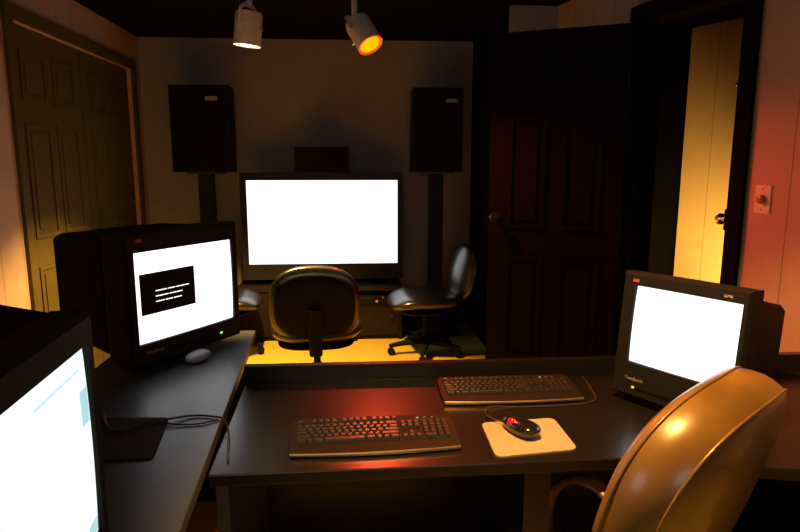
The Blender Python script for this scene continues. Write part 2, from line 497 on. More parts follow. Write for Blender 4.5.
st = thing('television_stand', 'low dark wooden stand under the large television', 'stand', (-0.32, 4.95, 0))
obj('top', bx(-0.66, 0.66, -0.24, 0.24, 0.405, 0.435), 'stand', st, bevel=0.003)
for x in (-0.645, -0.22, 0.21, 0.645):
    obj('side_panel', bx(x - 0.012, x + 0.012, -0.23, 0.23, 0.0, 0.405), 'stand', st)
obj('shelf', bx(-0.633, 0.633, -0.225, 0.23, 0.275, 0.29), 'stand', st)
obj('back_board', bx(-0.66, 0.66, 0.231, 0.243, 0.0, 0.405), 'stand', st)
obj('plinth', bx(-0.633, 0.633, -0.215, -0.2, 0.0, 0.04), 'stand', st)
for (x0, x1, zt) in ((-0.632, -0.222, 0.395), (-0.206, 0.196, 0.395), (0.224, 0.632, 0.272)):
    dd = obj('door', bx(x0, x1, -0.24, -0.226, 0.045, zt), 'stand', st, bevel=0.002)
    obj('knob', lathe(bmesh.new(), [(0.006, 0), (0.006, 0.012), (0.012, 0.018), (0, 0.022)], 12, Matrix.Translation((x1 - 0.05, -0.24, 0.2)) @ Matrix.Rotation(PI / 2, 4, 'X')), 'metal_dark', dd, smooth=True)
pl = thing('disc_player', 'black disc player with a tiny red light inside the television stand', 'disc player', (0.108, 4.89, 0.29))
obj('case', bx(-0.20, 0.20, -0.17, 0.14, 0.006, 0.075), 'plastic_matte', pl, bevel=0.003)
obj('front_strip', bx(-0.19, 0.0, -0.173, -0.17, 0.045, 0.062), 'plastic', pl)
obj('power_light', bx(0.075, 0.083, -0.174, -0.17, 0.056, 0.063), 'led_red', pl)
obj('dial', lathe(bmesh.new(), [(0.012, 0), (0.012, 0.008)], 16, Matrix.Translation((0.03, -0.17, 0.03)) @ Matrix.Rotation(PI / 2, 4, 'X')), 'silver', pl, smooth=True)
for x in (-0.17, 0.17):
    for y in (-0.14, 0.1):
        obj('foot', bx(x - 0.015, x + 0.015, y - 0.015, y + 0.015, 0, 0.006), 'plastic_matte', pl)

cs = thing('center_speaker', 'small black box speaker standing on top of the television', 'speaker', (-0.288, 4.93, 1.34))
obj('cabinet', bx(-0.213, 0.213, -0.07, 0.07, 0.0, 0.202), 'speaker', cs, bevel=0.005)
obj('grille', bx(-0.203, 0.203, -0.078, -0.071, 0.01, 0.192), 'grille', cs, bevel=0.003)

def speaker_on_stand(x, zb, zt, wd, tagx, lab, lab2, polex):
    s = thing('loudspeaker', lab, 'speaker', (x, 4.93, zb), 0, 'tall loudspeakers')
    h = zt - zb
    obj('cabinet', bx(-wd / 2, wd / 2, -0.125, 0.12, 0, h), 'speaker', s, bevel=0.006)
    obj('grille', bx(-wd / 2 + 0.012, wd / 2 - 0.012, -0.14, -0.126, 0.012, h - 0.012), 'grille', s, bevel=0.004)
    obj('badge', bx(tagx, tagx + 0.09, -0.143, -0.14, h - 0.115, h - 0.085), 'badge', s, bevel=0.001)
    p = thing('speaker_stand', lab2, 'speaker stand', (polex, 4.93, 0), 0, 'speaker stands')
    bm = bx(-0.2, 0.2, -0.15, 0.17, 0.0, 0.02)
    obj('base_plate', bm, 'metal_dark', p, bevel=0.004)
    obj('column', bx(-0.055, 0.055, -0.05, 0.05, 0.02, zb - 0.012), 'speaker', p, bevel=0.004)
    obj('top_plate', bx(-0.13, 0.13, -0.1, 0.13, zb - 0.012, zb), 'metal_dark', p, bevel=0.002)
speaker_on_stand(-1.207, 1.345, 2.0, 0.44, 0.055, 'black loudspeaker high on a stand left of the television', 'black column stand under the loudspeaker left of the television', -1.205)
speaker_on_stand(0.632, 1.345, 1.995, 0.395, 0.06, 'black loudspeaker high on a stand right of the television', 'black column stand under the loudspeaker right of the television', 0.635)

# ------------------------------------------------------------------ office chairs in the listening area
def task_chair(label, loc, rz):
    c = thing('office_chair', label, 'chair', loc, rz, 'office chairs facing the television area')
    def seat_fn(p):
        p = p.copy()
        if p.y > 0.1: p.z -= (p.y - 0.1) ** 2 * 0.9
        p.z += 0.25 * p.x * p.x
        return p
    obj('seat', pillow(bmesh.new(), 0.26, 0.265, 0.062, 3.2, 2.4, 16, seat_fn, Matrix.Translation((0, 0.015, 0.415))), 'leather', c, smooth='all')
    obj('seat_shell', pillow(bmesh.new(), 0.22, 0.22, 0.03, 3.2, 2.4, 10, None, Matrix.Translation((0, 0.0, 0.352))), 'plastic_matte', c, smooth='all')
    def back_fn(p):
        p = p.copy(); p.z += 1.1 * p.x * p.x; return p
    bmt = Matrix.Translation((0, -0.252, 0.620)) @ Matrix.Rotation(R(90 + 13), 4, 'X') @ Matrix.Rotation(PI, 4, 'Y')
    obj('backrest', pillow(bmesh.new(), 0.238, 0.212, 0.054, 2.9, 2.4, 16, lambda p: Vector((p.x, p.y, p.z - 0.9 * p.x * p.x)), bmt), 'leather', c, smooth='all')
    bmt2 = Matrix.Translation((0, -0.280, 0.614)) @ Matrix.Rotation(R(90 + 13), 4, 'X') @ Matrix.Rotation(PI, 4, 'Y')
    obj('back_shell', pillow(bmesh.new(), 0.212, 0.182, 0.035, 2.9, 2.4, 12, lambda p: Vector((p.x, p.y, p.z - 0.9 * p.x * p.x)), bmt2), 'plastic_matte', c, smooth='all')
    bm = bmesh.new()
    tube(bm, catmull([(0, -0.05, 0.325), (0, -0.22, 0.318), (0, -0.30, 0.36), (0, -0.318, 0.50), (0, -0.338, 0.60)], 6), 0.02, 10, flat=(0.035, 0.010))
    obj('back_support', bm, 'plastic_matte', c, smooth=True)
    bm = bmesh.new(); lathe(bm, [(0.028, 0.09), (0.028, 0.20), (0.02, 0.202), (0.02, 0.335)], 18)
    obj('gas_column', bm, 'plastic_matte', c, smooth=True)
    bm = bx(-0.09, 0.09, -0.12, 0.1, 0.315, 0.345)
    obj('tilt_plate', bm, 'metal_dark', c, bevel=0.006)
    bm = bmesh.new(); tube(bm, [(0.05, 0.02, 0.326), (0.2, 0.03, 0.322), (0.24, 0.03, 0.318)], 0.006, 8)
    obj('tilt_lever', bm, 'plastic_matte', c, smooth=True)
    for k in range(5):
        a = R(72 * k + 18)
        d = Vector((math.cos(a), math.sin(a), 0)); s = Vector((-d.y, d.x, 0))
        rs = []
        for (t, hw, z0, z1) in ((0.0, 0.035, 0.075, 0.125), (0.06, 0.032, 0.078, 0.12), (0.2, 0.022, 0.07, 0.098), (0.265, 0.02, 0.062, 0.085), (0.28, 0.012, 0.064, 0.08)):
            p = d * t
            rs.append([p - s * hw + Vector((0, 0, z0)), p + s * hw + Vector((0, 0, z0)), p + s * hw * 0.8 + Vector((0, 0, z1)), p - s * hw * 0.8 + Vector((0, 0, z1))])
        bm = bmesh.new(); rings(bm, rs)
        bmesh.ops.recalc_face_normals(bm, faces=bm.faces[:])
        lg = obj('leg', bm, 'plastic_matte', c, bevel=0.004)
        bm = bmesh.new()
        for off in (-0.014, 0.014):
            mt = Matrix.Translation(d * 0.262 + s * off + Vector((0, 0, 0.0265))) @ s.to_track_quat('Z', 'Y').to_matrix().to_4x4()
            lathe(bm, [(0.018, -0.010), (0.0265, -0.007), (0.0265, 0.007), (0.018, 0.010)], 18, mt)
        lathe(bm, [(0.008, 0.03), (0.008, 0.07)], 8, Matrix.Translation(d * 0.258))
        obj('caster', bm, 'plastic_matte', lg, smooth=True)
    return c

ch = task_chair('black leather office chair seen from behind in front of the television', (-0.262, 3.55, 0), R(3))
dup(ch, (0.492, 4.34, 0), R(97), 'black leather office chair seen side-on right of the television, facing left')
dup(ch, (-1.005, 4.38, 0), R(-86), 'office chair mostly hidden behind the monitor, only its seat front and a caster showing')
ch.scale = (1.04, 1.04, 1.04)

# ------------------------------------------------------------------ desks
DL, DRZ = 0.72, 0.70
ld = thing('left_desk', 'dark slate desk along the left side carrying two bulky monitors', 'desk', (-0.65, 1.4, 0))
def loc_pts(pts, o): return [(p[0] - o[0], p[1] - o[1]) for p in pts]
LE = [(-0.433, 2.46), (-0.343, 1.06), (-0.270, -0.10), (-0.90, -0.10), (-0.90, 2.46)]
bm = prism(bmesh.new(), loc_pts(LE[::-1], (-0.65, 1.4)), DL - 0.03, DL)
bmesh.ops.recalc_face_normals(bm, faces=bm.faces[:])
obj('desktop', bm, 'desk2', ld, bevel=0.003)
for y in (0.98, -0.35, -1.45):
    xr = 0.18 if y > 0 else 0.26
    obj('leg_panel', bx(-0.23, xr, y, y + 0.03, 0, DL - 0.03), 'desk', ld)
obj('modesty_panel', bx(-0.235, -0.215, -1.4, 0.95, 0.0, DL - 0.03), 'desk', ld)

rd = thing('right_desk', 'dark brown desk with a raised back edge carrying both keyboards', 'desk', (0.5, 1.6, 0))
RE = [(-0.352, 1.30), (0.62, 1.315), (0.98, 1.24), (1.95, 1.06), (1.78, 1.885), (-0.372, 1.885)]
bm = prism(bmesh.new(), loc_pts(RE, (0.5, 1.6)), DRZ - 0.03, DRZ)
bmesh.ops.recalc_face_normals(bm, faces=bm.faces[:])
obj('desktop', bm, 'desk', rd, bevel=0.003)
obj('back_panel', bx(-0.875, 1.25, 0.287, 0.315, 0.0, 0.757), 'desk', rd, bevel=0.003)
for x in (-0.845, -0.075, 0.78):
    obj('leg_panel', bx(x, x + 0.03, -0.26, 0.285, 0, DRZ - 0.03), 'desk2' if x < -0.5 else 'desk', rd)
obj('leg_panel', bx(-0.105, -0.04, -0.272, -0.26, 0, DRZ - 0.03), 'desk', rd)

# ------------------------------------------------------------------ CRT monitors
def crt(name, label, p_left, p_right, zb, zt, desk_z, scr, cfg):
    """p_left / p_right: lower front corners of the bezel (x, y) as seen from the front"""
    pl_, pr_ = Vector(p_left), Vector(p_right)
    d = pr_ - pl_
    W = d.length; a = math.atan2(d.y, d.x)
    mid = (pl_ + pr_) / 2
    n = Vector((-d.y, d.x)).normalized()                      # pointing to the back of the monitor
    base = mid + n * 0.2
    root = thing(name, label, 'monitor', (base.x, base.y, desk_z), a, 'bulky tube monitors')
    Y0 = -0.2                                                 # front plane in local coords
    z0, z1 = zb - desk_z, zt - desk_z
    H = z1 - z0
    ml, mr, mb, mt_ = cfg.get('margins', (0.035, 0.035, 0.065, 0.04))
    tilt = cfg.get('tilt', 0.0)
    root_t = Matrix.Translation((0, Y0 + 0.1, (z0 + z1) / 2)) @ Matrix.Rotation(tilt, 4, 'X') @ Matrix.Translation((0, -Y0 - 0.1, -(z0 + z1) / 2))
    def T(bm):
        for v in bm.verts: v.co = root_t @ v.co
        return bm
    X0, X1 = -W / 2, W / 2
    ox0, ox1, oz0, oz1 = X0 + ml, X1 - mr, z0 + mb, z1 - mt_
    # bezel: bevelled frame with an inward slope to the tube
    def loop(x0, x1, za, zb_, y): return [(x0, y, za), (x1, y, za), (x1, y, zb_), (x0, y, zb_)]
    bm = bmesh.new()
    rs = [loop(X0, X1, z0, z1, Y0 + 0.06), loop(X0, X1, z0, z1, Y0 + 0.012), loop(X0 + 0.008, X1 - 0.008, z0 + 0.008, z1 - 0.008, Y0),
          loop(ox0 - 0.003, ox1 + 0.003, oz0 - 0.003, oz1 + 0.003, Y0), loop(ox0, ox1, oz0, oz1, Y0 + 0.010), loop(ox0 - 0.01, ox1 + 0.01, oz0 - 0.01, oz1 + 0.01, Y0 + 0.06)]
    rings(bm, rs, cap=False)
    bmesh.ops.recalc_face_normals(bm, faces=bm.faces[:])
    bz = obj('bezel', T(bm), 'plastic', root)
    # tube face, slightly convex
    bm = bmesh.new()
    N = 12
    gx = [ox0 - 0.004 + (ox1 - ox0 + 0.008) * i / N for i in range(N + 1)]
    gz = [oz0 - 0.004 + (oz1 - oz0 + 0.008) * i / N for i in range(N + 1)]
    def sy(x, z):
        u = (x - (ox0 + ox1) / 2) / (ox1 - ox0); v = (z - (oz0 + oz1) / 2) / (oz1 - oz0)
        return Y0 + 0.003 + 0.012 * (u * u + v * v)
    rings(bm, [[(x, sy(x, z), z) for x in gx] for z in gz], cap=False, closed=False)
    sc = obj('screen', T(bm), scr, root, smooth='all')
    def on_screen(nm, u0, u1, v0, v1, m, lift, parent):
        b2 = bmesh.new()
        k = 6
        xs = [ox0 + (ox1 - ox0) * (u0 + (u1 - u0) * i / k) for i in range(k + 1)]
        zs = [oz0 + (oz1 - oz0) * (v0 + (v1 - v0) * i / k) for i in range(k + 1)]
        rings(b2, [[(x, sy(x, z) - lift, z) for x in xs] for z in zs], cap=False, closed=False)
        return obj(nm, T(b2), m, parent)
    # housings: deep front shell and tapered rear body
    fd = cfg.get('front_depth', 0.14)
    rise = cfg.get('rise', 0.0)
    bm = bmesh.new()
    rings(bm, [loop(X0 + 0.002, X1 - 0.002, z0 + 0.002, z1 - 0.002, Y0 + 0.055), loop(X0 + 0.004, X1 - 0.004, z0 + 0.004, z1 - 0.004 + rise, Y0 + fd - 0.02), loop(X0 + 0.02, X1 - 0.02, z0 + 0.02, z1 - 0.012 + rise, Y0 + fd)])
    bmesh.ops.recalc_face_normals(bm, faces=bm.faces[:])
    obj('front_housing', T(bm), 'plastic', root, bevel=0.006)
    td = cfg.get('depth', 0.42)
    k0, k1 = cfg.get('taper', (0.05, 0.09))
    zt0, zt1 = cfg.get('rear_drop', (0.015, 0.04))
    bm = bmesh.new()
    rings(bm, [loop(X0 + k0 * 0.8, X1 - k0 * 0.8, z0 + 0.03, z1 - zt0, Y0 + fd - 0.005), loop(X0 + k0, X1 - k0, z0 + 0.04, z1 - zt0 - 0.006, Y0 + fd + 0.06),
               loop(X0 + k1 * 0.9, X1 - k1 * 0.9, z0 + 0.06, z1 - zt1, Y0 + td - 0.05), loop(X0 + k1, X1 - k1, z0 + 0.08, z1 - zt1 - 0.02, Y0 + td)])
    bmesh.ops.recalc_face_normals(bm, faces=bm.faces[:])
    rear = obj('rear_housing', T(bm), 'plastic_matte', root, bevel=0.006)
    bm = bmesh.new()
    for i in range(9):
        x = -0.09 + i * 0.0225
        box(bm, x - 0.006, x + 0.006, Y0 + fd + 0.08, Y0 + td - 0.08, z1 - zt1 - 0.002, z1 - zt1 + 0.006)
    obj('vent', T(bm), 'plastic', rear)
    # tilt and swivel foot
    foot = obj('foot', lathe(bmesh.new(), [(0.125, 0), (0.13, 0.006), (0.12, 0.014), (0.07, 0.02), (0.06, z0 + 0.02)], 32, Matrix.Translation((0, 0.0, 0))), 'plastic_matte', root, smooth=True)
    return root, T, dict(Y0=Y0, z0=z0, z1=z1, X0=X0, X1=X1, ox0=ox0, ox1=ox1, oz0=oz0, oz1=oz1, sc=sc, bz=bz, on=on_screen, root_t=root_t)

def bird_logo(parent, T, x, z, y, s):
    """three little perched shapes in red"""
    bm = bmesh.new()
    for i in range(3):
        cx = x + (i - 1) * s * 0.75
        pts = [(-0.45, -0.5), (0.35, -0.5), (0.5, -0.1), (0.45, 0.35), (0.15, 0.55), (-0.2, 0.3), (-0.4, -0.05)]
        lo = [bm.verts.new((cx + p[0] * s * 0.7, y, z + p[1] * s)) for p in pts]
        hi = [bm.verts.new((cx + p[0] * s * 0.7, y - 0.001, z + p[1] * s)) for p in pts]
        bm.faces.new(hi)
        for a in range(len(pts)):
            b2 = (a + 1) % len(pts); bm.faces.new((lo[a], lo[b2], hi[b2], hi[a]))
    bmesh.ops.recalc_face_normals(bm, faces=bm.faces[:])
    return obj('logo', T(bm), 'logo', parent)

# middle-left monitor
rm, T, g = crt('tube_monitor', 'black tube monitor on the left desk showing a small dark text window', (-0.722, 1.890), (-0.460, 2.298), 0.750, 1.190, DL, 'scr',
               dict(margins=(0.032, 0.033, 0.076, 0.066), front_depth=0.14, depth=0.42, taper=(0.012, 0.03), rear_drop=(0.012, 0.02)))
win = g['on']('text_window', 0.035, 0.565, 0.31, 0.765, 'scr_dark', 0.0015, g['sc'])
win['label'] = 'dark window with three short lines of white text'
for v, segs in ((0.555, ((0.17, 0.28), (0.29, 0.36), (0.37, 0.50))), (0.495, ((0.17, 0.29), (0.30, 0.43))), (0.435, ((0.17, 0.25), (0.26, 0.33), (0.34, 0.42)))):
    for (u0, u1) in segs:
        g['on']('text_line', u0, u1, v, v + 0.011, 'scr_text', 0.003, g['sc'])
obj('power_light', T(bx(g['X1'] - 0.110, g['X1'] - 0.100, g['Y0'] - 0.002, g['Y0'] + 0.002, g['z0'] + 0.03, g['z0'] + 0.036)), 'led_green', rm)
obj('button_strip', T(bx(-0.08, 0.09, g['Y0'] - 0.003, g['Y0'] + 0.002, g['z0'] + 0.026, g['z0'] + 0.034)), 'plastic_matte', rm)
lt = text('brand_lettering', 'ViewSonic', 0.017, 'badge', rm, g['root_t'] @ Vector((g['X0'] + 0.085, g['Y0'] - 0.0012, g['z0'] + 0.045)), (PI / 2, 0, 0))
bird_logo(rm, T, g['X0'] + 0.05, g['z1'] - 0.026, g['Y0'] - 0.0002, 0.009)
# right monitor
rm2, T, g = crt('tube_monitor', 'black tube monitor at the right end of the desk with a blank white screen', (0.773, 1.704), (0.963, 1.388), 0.714, 1.082, DRZ, 'scr',
                dict(margins=(0.047, 0.022, 0.104, 0.040), front_depth=0.07, depth=0.38, taper=(0.03, 0.07), rear_drop=(0.03, 0.06), tilt=R(-5.5)))
text('brand_lettering', 'ViewSonic', 0.014, 'badge', rm2, g['root_t'] @ Vector((g['X0'] + 0.075, g['Y0'] - 0.0012, g['z0'] + 0.055)), (PI / 2 - R(5.5), 0, 0))
text('model_lettering', 'G790', 0.010, 'letter', rm2, g['root_t'] @ Vector((g['X1'] - 0.058, g['Y0'] - 0.0012, g['z1'] - 0.024)), (PI / 2 - R(5.5), 0, 0))
bird_logo(rm2, T, g['X0'] + 0.045, g['z1'] - 0.024, g['Y0'] - 0.0002, 0.009)
obj('power_light', T(bx(g['X0'] + 0.072, g['X0'] + 0.079, g['Y0'] - 0.002, g['Y0'] + 0.002, g['z0'] + 0.028, g['z0'] + 0.034)), 'led_amber', rm2)
obj('button_strip', T(bx(g['X0'] + 0.085, g['X1'] - 0.085, g['Y0'] - 0.003, g['Y0'] + 0.002, g['z0'] + 0.028, g['z0'] + 0.034)), 'plastic_matte', rm2)
# nearest monitor, cut by the left edge of the frame
rm3, T, g = crt('tube_monitor', 'nearest tube monitor at the left edge, its pale cyan screen cut by the frame', (-0.386, 0.52), (-0.424, 0.958), 0.757, 1.174, DL, 'scr_near',
                dict(margins=(0.03, 0.030, 0.055, 0.050), front_depth=0.16, depth=0.44, taper=(0.02, 0.05), rear_drop=(-0.012, 0.0), rise=0.022))
g['on']('screen_window', 0.90, 0.985, 0.62, 0.80, 'scr_dim', 0.0015, g['sc'])
g['on']('screen_window', 0.88, 0.985, 0.02, 0.10, 'scr_dim', 0.0015, g['sc'])
g['on']('screen_rule', 0.5, 0.93, 0.90, 0.915, 'scr_line', 0.0015, g['sc'])
obj('power_light', bx(g['X1'] - 0.110, g['X1'] - 0.100, g['Y0'] - 0.002, g['Y0'] + 0.002, g['z0'] + 0.025, g['z0'] + 0.031), 'led_green', rm3)

# ------------------------------------------------------------------ keyboards
KC = {}
def key_mesh(wu, hu):
    k = (round(wu, 2), round(hu, 2))
    if k in KC: return KC[k]
    U = 0.0188
    w_, h_ = wu * U - 0.0022, hu * U - 0.0022
    bm = bmesh.new()
    lo = [(-w_ / 2, -h_ / 2, 0), (w_ / 2, -h_ / 2, 0), (w_ / 2, h_ / 2, 0), (-w_ / 2, h_ / 2, 0)]
    i1, i2 = 0.0022, 0.0036
    md = [(x - math.copysign(i1, x), y - math.copysign(i1, y) , 0.006) for x, y, z in lo]
    hi = [(x - math.copysign(i2, x), y - math.copysign(i2, y) , 0.0072) for x, y, z in lo]
    rings(bm, [lo, md, hi])
    bmesh.ops.recalc_face_normals(bm, faces=bm.faces[:])
    me = bpy.data.meshes.new('key'); bm.to_mesh(me); bm.free(); me.materials.append(M['key'])
    KC[k] = me
    return me

def keyboard(label, loc, rz):
    root = thing('keyboard', label, 'keyboard', loc, rz, 'black keyboards')
    root.scale = (0.93, 0.87, 1.0)
    def prof(y):                                              # height of the case top along its depth
        t = (y + 0.095) / 0.19
        return 0.012 + 0.016 * t
    bm = bmesh.new()
    # plan outline with a bowed front edge
    W = 0.452
    pts = []
    for i in range(17):
        x = -W / 2 + W * i / 16
        u = 2 * x / W
        pts.append((x, -0.092 - 0.012 * (1 - u * u)))
    pts += [(W / 2 + 0.004, -0.03), (W / 2 + 0.002, 0.075), (W / 2 - 0.012, 0.095), (-W / 2 + 0.012, 0.095), (-W / 2 - 0.002, 0.075), (-W / 2 - 0.004, -0.03)]
    lo = [bm.verts.new((x, y, 0.003)) for x, y in pts]
    hi = [bm.verts.new((x, y, prof(y))) for x, y in pts]
    bm.faces.new(lo[::-1]); bm.faces.new(hi)
    for i in range(len(pts)):
        j = (i + 1) % len(pts); bm.faces.new((lo[i], lo[j], hi[j], hi[i]))
    obj('case', bm, 'kbd', root, bevel=0.002)
    bm = bmesh.new()
    tube(bm, [(x, y - 0.0005, 0.0085) for x, y in pts[:17]], 0.0035, 8, flat=(0.002, 0.0045), up=(0, 0, 1))
    r = obj('front_rim', bm, 'silver', root, smooth=True); r['label'] = 'thin silvery rim along the front edge'
    for x in (-0.19, 0.19):
        for y in (-0.07, 0.08):
            obj('foot', bx(x - 0.012, x + 0.012, y - 0.008, y + 0.008, 0, 0.004), 'plastic_matte', root)
    U = 0.0188
    ang = math.atan2(0.016, 0.19)
    x0 = -0.212
    rows = [
        (0.072, [(0, 1, 1)] + [(2 + i + (0.5 if i > 3 else 0) + (0.5 if i > 7 else 0), 1, 1) for i in range(12)]),
        (0.044, [(i, 1, 1) for i in range(13)] + [(13, 2, 1)] + [(15.25 + i, 1, 1) for i in range(3)] + [(18.5 + i, 1, 1) for i in range(4)]),
        (0.025, [(0, 1.5, 1)] + [(1.5 + i, 1, 1) for i in range(12)] + [(13.5, 1.5, 1)] + [(15.25 + i, 1, 1) for i in range(3)] + [(18.5 + i, 1, 1) for i in range(3)] + [(21.5, 1, -2)]),
        (0.006, [(0, 1.75, 1)] + [(1.75 + i, 1, 1) for i in range(11)] + [(12.75, 2.25, 1)] + [(18.5 + i, 1, 1) for i in range(3)]),
        (-0.013, [(0, 2.25, 1)] + [(2.25 + i, 1, 1) for i in range(10)] + [(12.25, 2.75, 1), (16.25, 1, 1)] + [(18.5 + i, 1, 1) for i in range(3)] + [(21.5, 1, -2)]),
        (-0.032, [(0, 1.5, 1), (1.5, 1, 1), (2.5, 1.5, 1), (4, 6, 1), (10, 1.5, 1), (11.5, 1, 1), (12.5, 1, 1), (13.5, 1.5, 1)] + [(15.25 + i, 1, 1) for i in range(3)] + [(18.5, 2, 1), (20.5, 1, 1)]),
    ]
    n = 0
    for y, keys in rows:
        for (u, wu, hu) in keys:
            yy = y - (U / 2 if hu < 0 else 0)
            k = link(bpy.data.objects.new('key', key_mesh(wu, abs(hu))))
            k.parent = root
            k.location = (x0 + (u + wu / 2) * U, yy, prof(yy) + 0.0005)
            k.rotation_euler = (ang, 0, 0)
            n += 1
    bm = bmesh.new()
    for i in range(3): box(bm, 0.125 + 0.022 * i, 0.131 + 0.022 * i, 0.0735, 0.0765, prof(0.075), prof(0.075) + 0.0012)
    obj('indicator_light', bx(0.128, 0.132, 0.073, 0.077, prof(0.075), prof(0.075) + 0.001), 'led_green', root)
    obj('label_strip', bm, 'badge', root)
    return root
keyboard('black keyboard lying in the red light at the desk front, nearest the viewer', (0.034, 1.455, DRZ), R(2.2))
keyboard('black keyboard pushed against the raised back edge of the desk', (0.456, 1.745, DRZ), R(0.6))

# ------------------------------------------------------------------ mouse pads, trackball, mouse, cables
def pad(name, label, corners, z, t, m, rc=0.022):
    C4 = [Vector(c) for c in corners]
    ctr = sum(C4, Vector((0, 0))) / 4
    root = None
    pts = []
    for i in range(4):
        p, a, b2 = C4[i], C4[i - 1], C4[(i + 1) % 4]
        da, db = (a - p).normalized() * rc, (b2 - p).normalized() * rc
        for k in range(7):
            s = k / 6
            pts.append((p + da) * (1 - s) ** 2 + p * 2 * s * (1 - s) + (p + db) * s * s)
    bm = prism(bmesh.new(), [(q.x - ctr.x, q.y - ctr.y) for q in pts], 0, t)
    bmesh.ops.recalc_face_normals(bm, faces=bm.faces[:])
    o = obj(name, bm, m)
    o.location = (ctr.x, ctr.y, z)
    return tag(o, label, 'mouse pad')
pad('mouse_pad', 'pale cream mouse pad under the black trackball', [(0.328, 1.531), (0.536, 1.549), (0.538, 1.362), (0.325, 1.335)], DRZ, 0.004, 'pad')
pad('mouse_pad', 'dark maroon mouse pad on the left desk below a tangle of cable', [(-0.730, 1.590), (-0.520, 1.580), (-0.487, 1.345), (-0.700, 1.345)], DL, 0.004, 'pad_dark')

tb = thing('trackball_mouse', 'glossy black trackball mouse with a red ball on the pale pad', 'mouse', (0.415, 1.462, DRZ + 0.004), math.atan2(0.13, -0.085) - PI / 2)
def tb_fn(p):
    p = p.copy()
    t = (p.y + 0.062) / 0.124
    p.x *= 1.12 - 0.45 * t
    p.z = (p.z + 0.02) * (1.05 - 0.35 * t) if p.z > -0.02 else 0
    p.z = max(p.z, 0.0)
    p.x += 0.010 * t * t
    return p
tb.scale = (0.9, 1.0, 1.0)
obj('shell', pillow(bmesh.new(), 0.038, 0.062, 0.022, 2.4, 2.3, 14, tb_fn), 'mouse', tb, smooth='all')
bl = obj('ball', lathe(bmesh.new(), [(0.0135 * math.sin(PI * i / 12), -0.0135 * math.cos(PI * i / 12)) for i in range(13)], 20), 'ball', tb, smooth='all')
bl.location = (-0.014, 0.014, 0.026); bl['label'] = 'shiny red ball'
obj('scroll_wheel', lathe(bmesh.new(), [(0.006, -0.004), (0.010, -0.003), (0.010, 0.003), (0.006, 0.004)], 16, Matrix.Translation((0.012, 0.038, 0.0225)) @ Matrix.Rotation(PI / 2, 4, 'Y')), 'plastic', tb, smooth=True)
tbm = (Matrix.Translation(tb.location) @ Matrix.Rotation(tb.rotation_euler.z, 4, 'Z') @ Matrix.Diagonal((0.9, 1, 1, 1))).inverted()
bm = bmesh.new()
tube(bm, catmull([tbm @ Vector(q) for q in ((0.386, 1.512, 0.712), (0.362, 1.530, 0.714), (0.350, 1.565, 0.712), (0.356, 1.600, 0.712), (0.385, 1.628, 0.709), (0.425, 1.632, 0.704), (0.50, 1.632, 0.703), (0.60, 1.636, 0.703), (0.70, 1.665, 0.703), (0.73, 1.78, 0.703), (0.74, 1.87, 0.703))], 8), 0.0022, 8)
obj('cord', bm, 'cable', tb, smooth='all')

ms = thing('mouse', 'pale grey mouse on the left desk under the edge of the monitor', 'mouse', (-0.568, 2.069, DL), R(-25))
obj('shell', pillow(bmesh.new(), 0.031, 0.052, 0.019, 2.3, 2.2, 12, lambda p: Vector((p.x, p.y, max(p.z + 0.019, 0)))), 'pale', ms, smooth='all')
obj('button_gap', bx(-0.0008, 0.0008, 0.01, 0.045, 0.02, 0.0355), 'plastic_matte', ms)

def cord(label, pts, r=0.003, name='cable'):
    o = obj(name, tube(bmesh.new(), catmull(pts, 8), r, 8), 'cable', None, smooth='all')
    return tag(o, label, 'cable')
zc = DL + 0.0045
cord('dark cable snaking over the maroon pad and off the left desk edge', [(-0.745, 1.66, zc - 0.001), (-0.70, 1.60, zc + 0.003), (-0.665, 1.53, zc + 0.004), (-0.62, 1.49, zc + 0.004), (-0.575, 1.53, zc + 0.004), (-0.52, 1.555, zc + 0.004), (-0.46, 1.585, zc), (-0.40, 1.575, zc),
      (-0.366, 1.55, zc + 0.001), (-0.345, 1.50, DRZ + 0.006), (-0.330, 1.42, DRZ + 0.0035), (-0.318, 1.36, DRZ + 0.0035)])
cord('thin straight cable lying beside the curved one near the left desk edge', [(-0.515, 1.535, zc + 0.003), (-0.47, 1.530, zc - 0.001), (-0.42, 1.535, zc - 0.001), (-0.385, 1.558, zc - 0.001)], 0.0024)
cord('black cable hanging down behind the left desk between the monitors', [(-0.92, 2.02, 0.90), (-0.935, 1.98, 0.80), (-0.94, 1.93, 0.70), (-0.935, 1.86, 0.5), (-0.95, 1.80, 0.2), (-0.96, 1.75, 0.005)], 0.004)

# ------------------------------------------------------------------ near armchair
nc = thing('executive_chair', 'worn leather office armchair in the foreground, its back catching yellow light', 'chair', (0.524, 1.212, 0), 0.668)
# local: +Y is where the sitter faces
def sup(t, a, b2, k=2.6):
    c, s = math.cos(t), math.sin(t)
    return (math.copysign(abs(c) ** (2 / k), c) * a, math.copysign(abs(s) ** (2 / k), s) * b2)
BA, BB = 0.250, 0.224
rec = Matrix.Translation((0, -0.22, 0.782)) @ Matrix.Rotation(0.268, 4, 'X')
def bend(p):
    return Vector((p.x, p.y + 0.397 * p.x * p.x, p.z))
bm = bmesh.new()
rs = []
NB = 64
for (s, y) in ((0.02, -0.069), (0.4, -0.069), (0.7, -0.066), (0.86, -0.060), (0.95, -0.052), (0.99, -0.046), (1.0, -0.043), (1.03, -0.02), (1.04, 0.0), (1.03, 0.02), (1.0, 0.043), (0.99, 0.049), (0.97, 0.057), (0.92, 0.066), (0.85, 0.074), (0.7, 0.083), (0.4, 0.090), (0.02, 0.091)):
    ring = []
    for i in range(NB):
        x, z = sup(2 * PI * i / NB, BA, BB)
        ring.append(rec @ bend(Vector((x * s, y, z * s))))
    rs.append(ring)
rings(bm, rs)
bmesh.ops.recalc_face_normals(bm, faces=bm.faces[:])
bk = obj('backrest', bm, 'leather_near', nc, smooth='all')
